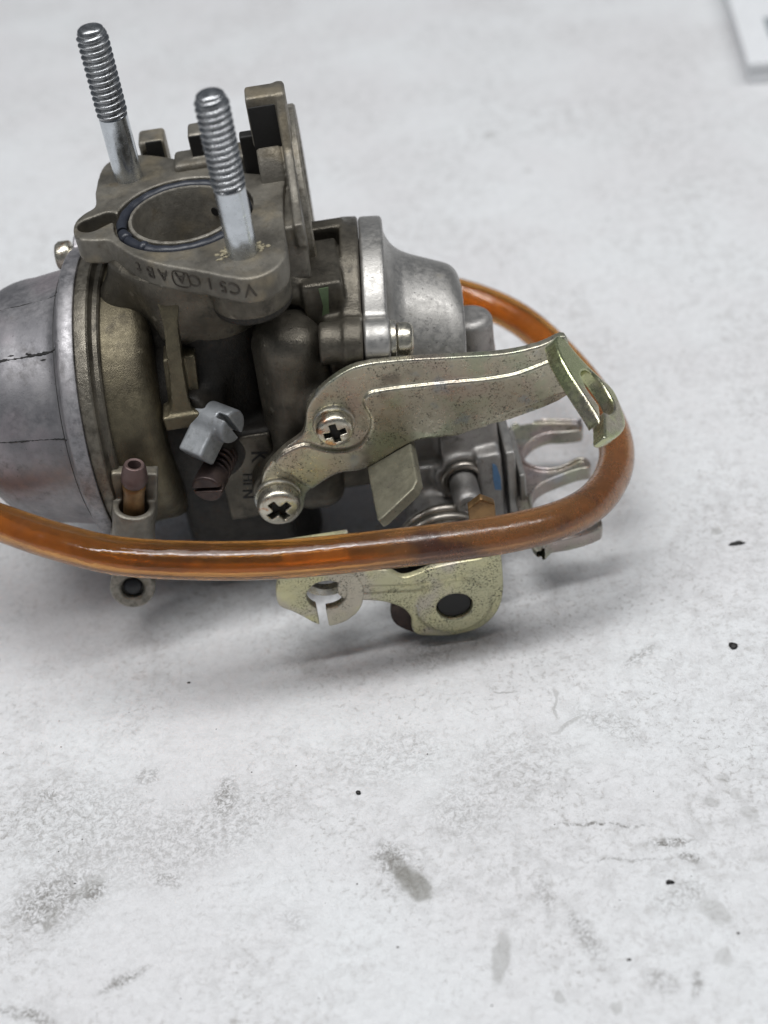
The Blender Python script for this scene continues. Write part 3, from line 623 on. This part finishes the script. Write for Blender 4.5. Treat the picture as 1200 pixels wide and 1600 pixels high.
# screws with a cross recess
def cross_screw(name, at, n, R, H, spin, mat, parent, washer=True):
    u, v, n = frame(n); c, s_ = math.cos(spin), math.sin(spin); u, v = c*u+s_*v, -s_*u+c*v
    def f(g):
        x, y, z = g.x, g.y, g.z; q = np.sqrt(x*x+y*y)
        d = cylz(q, z, R, 0, H, 0.55)
        d = smax(d, np.sqrt(x*x+y*y+(z-(H-2.1*R))**2)-2.1*R, 0.8)
        w = 0.17*R*(1+0.15*np.abs(z-H))
        cr = np.minimum(np.maximum(np.abs(x)-w, np.abs(y)-0.60*R), np.maximum(np.abs(y)-w, np.abs(x)-0.60*R))
        cr = np.minimum(cr, q-0.30*R); cr = np.maximum(cr, (H-0.80*H)-z)
        return smax(d, -cr, 0.12)
    o = sdf(name, f, (-R-.4, -R-.4, -.4), (R+.4, R+.4, H+.5), 0.14, mat, parent, (u, v, n), at)
    lathe('recess_disc', [(0.66*R, 0), (0.01, 0.01)], np.asarray(at, float)+n*H*0.50, n, M_grime_gap, o, 20)  # black disc set inside the cross recess
    if washer:
        lathe('washer', [(R*0.6, -1.0), (R+0.35, -1.0), (R+0.45, -0.8), (R+0.45, -0.15), (R+0.3, 0.02), (R*0.6, 0.02)], at, n, M_plated, o, 48)
    return o
cross_screw('bracket_screw', (19.6, BY-1.0, 42.1), (0, -1, 0), 3.25, 2.7, 0.15, M_screw, CARB)
cross_screw('bracket_screw', (7.5, BY-0.9, 27.4), (0, -1, 0), 3.85, 3.6, 0.55, M_screw, CARB)
pe = CO + CXv*5.6 + CYv*EAR[0] + CZv*EAR[1]
cs = cross_screw('cap_screw', pe, CXv, 3.0, 3.3, 0.3, M_screw, CARB)
# screw at the left rear of the bowl rim
lathe('rim_screw', [(1.6, -4), (1.6, 0), (2.5, 0.05), (2.7, 0.4), (2.7, 2.1), (2.3, 2.7), (1.2, 2.9), (0.01, 2.95)], (-23.4, 15.2, 60.6), -AX, M_screw, CARB, 40)
lathe('rim_ear', [(0.01, -3.0), (3.6, -3.0), (3.8, -2.8), (3.8, 2.2), (3.5, 2.5), (0.01, 2.5)], (-19.8, 15.0, 60.6), -AX, M_silver, CARB, 40)

# ------------------------------------------------------------------ slotted lever screw (grey zinc)
ld = unit([0.75, -0.66, 0.0]); L0 = np.array([-1.4, -18.0, 43.9])
lu, lv, ln = frame(ld)
def zl(g):
    x, y, z = g.x, g.y, g.z; q = np.sqrt(x*x+y*y)
    d = cylz(q, z, 3.05, -3.4, 5.2, 0.5)
    d = np.minimum(d, 1e9)
    a = math.radians(ZA); ax_, ay_ = math.cos(a), math.sin(a); p, w = x*ax_+y*ay_, -x*ay_+y*ax_
    d = smin(d, box(p, w, z, (4.1, 0, 0.7), (3.2, 2.3, 2.6), 0.5), 0.8)
    b = math.radians(ZS); sx_, sy_ = math.cos(b), math.sin(b)
    d = smax(d, -np.maximum(np.abs(-x*sy_+y*sx_)-0.5, 3.2-z), 0.12)
    return d
ZA, ZS = 213, 112
sdf('slotted_lever', zl, (-8.5, -8.5, -4.0), (8.5, 8.5, 5.9), 0.2, M_zinc, CARB, (lu, lv, ln), L0)
lathe('lever_collar', [(2.0, -2.0), (2.6, -1.9), (2.6, -0.3), (2.0, -0.2), (2.0, 1)], L0-ld*2.4, ld, M_brass, CARB, 32)

# sprung idle screw, blackened
sd = unit([-0.32, -0.95, 0.02]); S0 = np.array([-4.2, -25.0, 33.9])
def ss(g):
    x, y, z = g.x, g.y, g.z; q = np.sqrt(x*x+y*y)
    d = np.minimum(cylz(q, z, 2.75, -4.2, 0, 0.35), cylz(q, z, 1.5, -12, -3.5, 0.2))
    return smax(d, -np.maximum(np.abs(y)-0.40, -1.0-z), 0.1)
su = unit(np.cross([0, 0, 1.], sd)); sv = np.cross(sd, su); spn = math.radians(8); su, sv = math.cos(spn)*su+math.sin(spn)*sv, -math.sin(spn)*su+math.cos(spn)*sv
isc = sdf('idle_screw', ss, (-3.3, -3.3, -12.5), (3.3, 3.3, 0.5), 0.2, M_darkbrass, CARB, (su, sv, sd), S0)
t = np.linspace(0, 5*2*np.pi, 160); P = S0[None]+sd*(-4.4-6.5*t/t[-1])[:, None]+2.3*(np.cos(t)[:, None]*su+np.sin(t)[:, None]*sv)
sweep('idle_spring', P, 0.42, M_darkbrass, isc, 8)
sdf('lettered_panel', lambda g: box(g.x, g.y, g.z, (2.6, -15.0, 27.3), (5.2, 0.75, 9.6), 0.5), (-3.2, -16.2, 17), (8.4, -13.8, 37.6), 0.3, M_column, CARB)
# cast lettering beside the screw, reading downwards
text_mesh('cast_letter', 'K', 4.3, 0.2, (3.9, -15.78, 33.6), (-0.14, 0, -1), (1, 0, -0.14), M_grime_gap, CARB)
for k, ch in enumerate('HIN'):
    text_mesh('cast_letter', ch, 2.9, 0.2, (1.5-k*0.35, -15.78, 28.7-k*2.15+(0.5 if k == 2 else 0)), (-0.14, 0, -1), (1, 0, -0.14), M_grime_gap, CARB)

# ------------------------------------------------------------------ drain spigot and drain screw at the bowl
D0 = np.array([-17.1, -27.0, 33.4]); Dn = unit([0.235, 0.0, 0.972])
def boss(g):
    x, y, z = g.x, g.y, g.z
    d = extr(caps_(x, y, z*0, (0, 0, 0), (0, 4, 0), 3.7, 3.7), z, -12, 1.2, 0.4)
    d = smin(d, box(x, y, z, (0, 3.0, 2), (4.0, 1.4, 5.0), 0.4), 0.4)
    d = smax(d, -extr(np.sqrt(x*x+y*y)-2.5, z, -3.2, 4, 0.1), 0.25)
    d = smax(d, -extr(np.sqrt(x*x+y*y)-2.5, z, 0, 9, 0.1), 0.25)
    return d
du = unit(np.cross([0, 1., 0], Dn)); dv = np.cross(Dn, du)
DB = sdf('drain_boss', boss, (-5, -5, -13), (5, 9, 8), 0.25, M_flange, CARB, (du, dv, Dn), D0)
lathe('drain_nozzle', [(1.75, -3.0), (1.8, 0), (1.8, 4.6), (2.0, 5.2), (2.0, 5.9), (1.85, 6.2)], D0, Dn, M_brass, DB, 40)
lathe('nozzle_tip', [(1.85, 6.1), (2.25, 6.9), (2.3, 7.8), (2.0, 9.6), (1.7, 10.4), (1.55, 10.5), (1.15, 10.4), (1.1, 10.0), (1.1, 4.0), (0.01, 4.0)], D0, Dn, M_purple, DB, 40)
lathe('nozzle_bore', [(1.09, 0), (0.01, 0.02)], D0+Dn*8.2, Dn, M_grime_gap, DB, 24)
q0 = np.array([-21.5, -27.5, 15.6]); qn = unit([0.05, -0.93, 0.3])
lathe('drain_screw_boss', [(2.6, -9), (4.0, -8), (4.1, -0.6), (3.7, 0.0), (2.4, 0.02), (2.05, -0.3), (2.05, -1.4), (1.5, -1.5), (0.01, -1.3)], q0, qn, M_flange, DB, 40)
lathe('drain_plug', [(1.7, -1.3), (1.6, -0.7), (1.2, -0.45), (0.01, -0.4)], q0, qn, M_black, DB, 28)
sdf('drain_web', lambda g: caps_(g.x, g.y, g.z, (-19.5, -24.5, 26), (-20.4, -22, 14), 3.6, 3.0), (-25, -29, 9), (-14, -17, 31), 0.4, M_flange, DB)

# ------------------------------------------------------------------ throttle lever at the front right
LY = -38.0; XZ = (np.array([1., 0, 0]), np.array([0, 0, 1.]), np.array([0, -1., 0]))
LO = [(17, 20.5), (20, 21.0), (24.5, 20.4), (27.2, 18.0), (29.6, 18.2), (33.0, 19.2), (38.0, 19.6), (41.5, 19.8), (42.5, 22.5), (44.6, 22.6), (44.9, 15.0), (44.5, 9.4), (43.0, 5.2), (39.8, 2.2), (35.0, 1.4), (31.6, 1.9), (28.6, 2.9), (27.6, 4.6),
      (27.7, 7.6), (26.4, 10.4), (23.5, 12.6), (20.0, 13.8), (17, 14.4), (15.5, 17)]
LO_C = catmull(LO, 4, True)
def lev(g):
    X, Y = g.x[:, :, 0], g.y[:, :, 0]
    d2 = poly2(X, Y, LO_C)[:, :, None]; w = g.z; rp = np.sqrt((g.x-35.7)**2+(g.y-9.6)**2)
    d = extr(d2, w, -1.6, 0, 0.5)
    disc = extr(np.maximum(rp-6.6, d2+0.35), w, -1, 0.75, 0.6); d = smin(d, disc, 0.9)
    groove = extr(poly2(X, Y, [(20, 15.6), (29.5, 14.2), (31, 14.8), (31, 16.0), (29, 15.8), (20, 17.4)])[:, :, None], w, -0.35, 3, 0.1)
    d = smax(d, -groove, 0.3)
    q = np.sqrt(((g.x-35.7)/3.25)**2+((g.y-9.6)/3.2)**2)-1
    return smax(d, -(q*3), 0.35)
LV = sdf('throttle_lever', lev, (14, 0.2, -2.2), (46.2, 24, 1.3), 0.25, M_lever, CARB, XZ, (0, LY, 0))
def cring(g):
    X, Y = g.x[:, :, 0], g.y[:, :, 0]
    P = catmull([(4.9, 18.6), (5.8, 22.0), (7.0, 24.2), (11, 24.2), (15, 23.6), (18.4, 21.5), (20.0, 18.4), (20.0, 15.2), (18.8, 12.0), (16.2, 9.8), (13.8, 9.2), (12.0, 9.4), (10.4, 10.6), (9.2, 12.0), (7.2, 14.2), (5.2, 16.0)], 4, True)
    d2 = poly2(X, Y, P); d2 = np.maximum(d2, -(np.sqrt((X-13.6)**2+(Y-16.9)**2)-3.5))
    d2 = np.maximum(d2, -poly2(X, Y, [(11.4, 15), (13.0, 15), (12.9, 7), (11.3, 7)]))
    return extr(d2[:, :, None], g.z, -1.5, 0.3, 0.25)
RG = sdf('cable_ring', cring, (4, 8, -2.2), (21, 25.5, 0.9), 0.22, M_lever, LV, XZ, (0, LY, 0))
lathe('rear_ring', [(3.6, 0), (5.2, 0), (5.2, 1.4), (3.6, 1.4), (3.6, 0)], (13.9, LY+6.2, 17.0), (0, -1, 0), M_plated, LV, 40)
sdf('ring_bridge', lambda g: box(g.x, g.y, g.z, (13, LY+3.6, 23.4), (6, 4.6, 0.8), 0.3), (6, LY-1.6, 22), (20, LY+9, 25), 0.3, M_lever, LV)
lathe('pivot_shaft', [(3.0, 0.6), (3.0, 16), (2.6, 18)], (35.7, LY-0.0, 9.6), (0, 1, 0), M_black, LV, 40)
lathe('pivot_end', [(3.22, -0.9), (3.15, -0.1), (2.9, 0.1), (0.01, 0.15)], (35.7, LY+0.1, 9.6), (0, -1, 0), M_grime_gap, LV, 32)
# dark stop plate behind the lever
STP = catmull([(24.8, 9.6), (24.2, 6.5), (25.2, 4.0), (28, 1.6), (31, 0.6), (33, 1.2), (32, 4), (28.5, 6.5), (27.5, 9.6)], 4, True)
sdf('stop_plate', lambda g: extr(poly2(g.x[:, :, 0], g.y[:, :, 0], STP)[:, :, None], g.z, -3.6, -1.9, 0.3), (23, -0.4, -4.2), (34.5, 11, -1.3), 0.25, M_darkbrass, LV, XZ, (0, LY, 0))
lathe('cam_disc', [(0.01, 0), (5.6, 0), (6.0, 0.4), (6.0, 2.6), (5.6, 3.0), (0.01, 3)], (29.5, -31.5, 17.5), (0, -1, 0.0), M_black, LV, 48)
# upright end of the lever, folded back
def upr(g):
    x, y, z = g.x, g.y, g.z
    top = 31.5-np.abs(x-43.4)*1.2
    d = box(x, y, z, (42.2, LY+2.4, 21), (2.5, 0.8, 11.5), 0.25)
    return smax(d, (z-(32.2-np.abs(x-42.4)*0.75))*0.8, 0.2)
sdf('lever_upright', upr, (40, LY-0.6, 8.5), (48, LY+9, 33.5), 0.25, M_brass, LV)
# torsion spring round the pivot
t = np.linspace(-2.2, 4*2*np.pi+1.0, 240)
P = np.stack([35.9+8.2*np.cos(t), -20.5-2.3*(t-t[0])/(2*np.pi), 9.9+8.2*np.sin(t)], 1)
sweep('torsion_spring', P, 1.0, M_wire, LV, 12)

# pin with a wire loop round its root
lathe('stop_pin', [(2.6, -4), (2.6, 8.0), (2.45, 8.6), (2.1, 8.95), (1.5, 8.95), (1.4, 8.7), (0.7, 8.75), (0.65, 9.0), (0.01, 9.0)], (41.15, -14, 18.7), (0.02, -1, 0.02), M_capdark, CARB, 40)
a = np.linspace(math.radians(-30), math.radians(-250), 40)
P = [(41.2+3.5*math.cos(-k), -15.6, 19.0+3.5*math.sin(-k)) for k in a]
P = [(45.6, -15.8, 17.6), (44.9, -15.7, 19.0)] + [(41.3+3.5*math.cos(k), -15.6, 19.0+3.5*math.sin(k)) for k in np.linspace(math.radians(25), math.radians(215), 30)]
sweep('wire_loop', catmull(P, 3), 0.72, M_wire, CARB, 12)
# blue paint dab on the housing, green paint on the boss
def dab(name, pts, n, mat, th=0.12):
    pts = np.array(pts, float); n = unit(n)*th; k = len(pts); V = np.concatenate([pts, pts+n])
    F = [tuple(range(k, 2*k))]+[(i, (i+1) % k, k+(i+1) % k, k+i) for i in range(k)]
    return link(name, V, F, mat, CARB, smooth=False)
dab('paint_dab', [(47.0, -16.55, 16.2), (48.2, -16.55, 15.9), (48.2, -16.55, 19.2), (47.6, -16.55, 22.0), (46.9, -16.55, 22.6), (46.8, -16.55, 18.8)], (0, -1, 0), M_blue)
dab('paint_streak', [(20.2, -10.05, 55), (21.6, -10.05, 54.6), (21.9, -10.05, 58.4), (22.3, -10.05, 61.6), (20.6, -10.05, 61.5), (20.9, -10.05, 58.0)], (0, -1, 0), M_green)

# plates right of the housing and the forked cable clip
def strips(g):
    x, y, z = g.x, g.y, g.z
    d = box(x, y, z, (50.4, -7.5, 14.5), (0.9, 8.5, 9.6), 0.3)
    d = np.minimum(d, box(x, y, z, (52.3, -10, 11.5), (0.6, 7.0, 7.5), 0.25))
    d = smin(d, cyl(x, y, z, (49, -1.5, 22.5), (51.3, -1.5, 22.5), 3.2, 0.3), 0.5)
    return d
sdf('side_plate', strips, (48.5, -18, 3), (54, 3, 27), 0.3, M_cap, CARB)
CZ = 12.0
CLO = [(51.5, 4.0), (66.2, 4.1), (67.4, 3.0), (67.2, 0.8), (66.2, 0.1), (63.1, 0.3), (60.2, 0.8), (57.2, -0.2), (54.9, -2.6), (54.2, -4.9), (54.9, -6.9), (57.2, -8.8), (59.8, -9.3), (62.1, -8.7), (64.2, -7.6),
       (65.8, -8.0), (66.5, -9.7), (66.0, -11.2), (64.2, -11.3), (61.8, -11.8), (59.0, -12.7), (56.2, -13.8), (54.2, -15.9), (53.4, -19.0), (54.4, -22.4), (57.4, -24.6), (61.0, -25.2), (64.4, -24.4), (65.0, -25.6), (64.4, -28.2), (59.5, -29.6), (55, -29.8), (51.5, -29.8)]
CLO_C = catmull(CLO, 3, True)
def clip(g):
    X, Y = g.x[:, :, 0], g.y[:, :, 0]; d2 = poly2(X, Y, CLO_C)[:, :, None]; 
    d = extr(d2, g.z, -0.75, 0.75, 0.3)
    lip = extr(np.maximum(np.abs(d2+0.35)-0.35, 53.0-g.x), g.z, 0, 1.4, 0.3)
    low = extr(np.maximum(np.abs(d2+0.5)-0.45, 53.0-g.x), g.z, -1.7, 0.0, 0.2)
    return smin(smin(d, lip, 0.12), low, 0.12)
sdf('cable_clip', clip, (50.8, -31.2, -3.6), (68.6, 5.4, 2.0), 0.2, M_clip, CARB, (np.array([1., 0, 0]), np.array([0, 1., 0]), AZ), (0, 0, CZ))

# ------------------------------------------------------------------ amber hose
def hose():
    m, nt, P_ = nodes('amber_hose_plastic'); v = coords(nt)
    sep = N(nt, 'ShaderNodeSeparateXYZ'); nt.links.new(v, sep.inputs[0])
    aged = ramp(nt, math2(nt, 'ADD', math2(nt, 'SUBTRACT', sep.outputs[0], math2(nt, 'MULTIPLY', sep.outputs[1], 0.9)), math2(nt, 'MULTIPLY', noise(nt, v, 0.08, 3), 30.0)), 66, 96)   # the hose has browned towards one end
    c = mix(nt, aged, (0.70, 0.34, 0.09), (0.54, 0.28, 0.12))
    c = mix(nt, ramp(nt, noise(nt, v, 0.10, 4), 0.45, 0.7, 0, 0.5), c, (0.36, 0.17, 0.08))
    c = mix(nt, ramp(nt, noise(nt, v, 0.9, 5, 0.7), 0.66, 0.74, 0, 0.55), c, (0.10, 0.035, 0.02))
    c = mix(nt, math2(nt, 'MULTIPLY', ramp(nt, noise(nt, v, 0.085, 4), 0.52, 0.64, 0, 0.75), aged), c, (0.13, 0.075, 0.085))
    nt.links.new(c, P_.inputs['Base Color'])
    P_.inputs['IOR'].default_value = 1.45
    tw = N(nt, 'ShaderNodeMapRange'); tw.inputs[3].default_value = 0.92; tw.inputs[4].default_value = 0.82; nt.links.new(aged, tw.inputs[0]); nt.links.new(tw.outputs[0], P_.inputs['Transmission Weight'])
    r0 = ramp(nt, noise(nt, v, 0.35, 5, 0.7), 0.35, 0.7, 0.07, 0.24)
    nt.links.new(math2(nt, 'ADD', r0, math2(nt, 'MULTIPLY', aged, 0.08)), P_.inputs['Roughness'])
    bp = N(nt, 'ShaderNodeBump'); bp.inputs['Strength'].default_value = 0.25; bp.inputs['Distance'].default_value = 0.0006
    nt.links.new(noise(nt, v, 0.25, 3), bp.inputs['Height']); nt.links.new(bp.outputs[0], P_.inputs['Normal'])
    pts = [(-72, 30, 12), (-64, 4, 22), (-53, -13.5, 30), (-43.0, -23.0, 33.3), (-30.4, -32.0, 33.6), (-17.2, -39.0, 33.6), (4, -43.4, 32.6), (25, -44.0, 31.2), (46, -43.0, 29.6), (59, -36.5, 26),
           (66.8, -25.5, 22), (70.6, -13.5, 20), (70.4, 1, 19), (66.6, 15, 20), (60.0, 28, 22), (51, 36, 24), (40, 38.5, 27), (28, 36, 30), (20, 30, 32)]
    P = catmull(pts, 12); n = len(P)
    V1, F1 = sweep_data(P, 3.3, 32, False); V2, F2 = sweep_data(P, 2.05, 24, False)
    F = list(F1); b = len(V1); F += [tuple(b+i for i in f[::-1]) for f in F2]
    # annular ends
    for e in (0, n-1):
        for j in range(96):
            a0, a1 = e*32+(j*32//96), e*32+((j+1)*32//96) % 32; c0, c1 = b+e*24+(j*24//96), b+e*24+((j+1)*24//96) % 24
            f = [a0] + ([a1] if a1 != a0 else []) + ([c1] if c1 != c0 else []) + [c0]
            if len(f) >= 3: F.append(tuple(f if e else f[::-1]))
    o = link('fuel_hose', np.concatenate([V1, V2]), F, m, None)
    o['label'] = 'translucent amber plastic hose looping round the front of the carburettor'; o['category'] = 'hose'
hose()

# ------------------------------------------------------------------ white box at the upper right, blurred
def white_box():
    m = plain('white_card', (0.74, 0.75, 0.76), 0.5)
    u = unit([0.155, 0.988, 0]); w = np.array([u[1], -u[0], 0]); o0 = np.array([147.4, 157.0, 0])
    b = empty('carton', (o0[0], o0[1], 0), 'white carton out of focus at the far right of the bench', 'box')
    Hh, Lw, Ln = 7.0, 70.0, 60.0
    def quadbox(name, a, c, z0, z1, mat):
        P = [a, a+w*c[0], a+w*c[0]+u*c[1], a+u*c[1]]
        V = [np.array([p[0], p[1], z]) for z in (z0, z1) for p in P]
        o = link(name, np.array(V)-o0, [(3, 2, 1, 0), (4, 5, 6, 7), (0, 1, 5, 4), (1, 2, 6, 5), (2, 3, 7, 6), (3, 0, 4, 7)], mat, b, smooth=False)
        mod = o.modifiers.new('bevel', 'BEVEL'); mod.width = 0.0006; mod.segments = 3; return o
    quadbox('tray', o0, (Lw, Ln), 0, 4.2, m)
    quadbox('lid', o0-w*0.5-u*0.5, (Lw+1, Ln+1), 4.3, Hh, m)
    k = plain('grey_print', (0.28, 0.31, 0.32), 0.5)
    quadbox('printed_patch', o0+w*7.5+u*14, (20, 14), Hh+0.0, Hh+0.08, k)
white_box()

# ------------------------------------------------------------------ crumbs of black grit
def blob(seed, sx, sy, sz):
    r = np.random.default_rng(seed); bm = bmesh.new(); bmesh.ops.create_icosphere(bm, subdivisions=2, radius=1)
    V = np.array([q.co[:] for q in bm.verts]); F = [tuple(q.index for q in f.verts) for f in bm.faces]; bm.free()
    d = r.normal(0, 1, (6, 3)); a = r.uniform(0, .16, 6)
    k = 1+sum(a[i]*np.sin(3*V@d[i]+i) for i in range(6)); return V*k[:, None]*np.array([sx, sy, sz]), F
for x, y, sx, sy, lab in ((91.2, -24.4, 1.4, 0.45, 'long black grit crumb right of the amber hose'), (83.4, -49.5, 0.7, 0.8, 'round black grit crumb in the right middle of the bench'),
                          (60.6, -94.6, 0.7, 0.35, 'small black grit crumb low on the right of the bench'), (14.4, -68.8, 0.45, 0.35, 'tiny black grit crumb below the slotted cable ring')):
    V, F = blob(int(x*10), sx, sy, 0.35); o = link('grit_crumb', V, F, M_grime_gap); o.location = (x*MM, y*MM, 0.25*MM)
    o['label'] = lab; o['category'] = 'crumb'; o['group'] = 'black grit crumbs on the bench'
GV, GF, nn = [], [], 0
for i in range(170):
    x, y = random.uniform(-90, 130), random.uniform(-118, 150)
    if math.hypot(x-8, y) < 36: continue
    s0 = random.choice((0.06, 0.07, 0.08, 0.1, 0.12, 0.2)); V, F = blob(i, s0*random.uniform(.8, 2), s0, s0*0.5)
    V = V+np.array([x, y, s0*0.3]); GV.append(V); GF += [tuple(k+nn for k in f) for f in F]; nn += len(V)
g_ = link('grit', np.concatenate(GV), GF, plain('grey_grit', (0.06, 0.055, 0.05), 0.8)); g_['kind'] = 'stuff'; g_['label'] = 'fine dark grit scattered over the white bench'
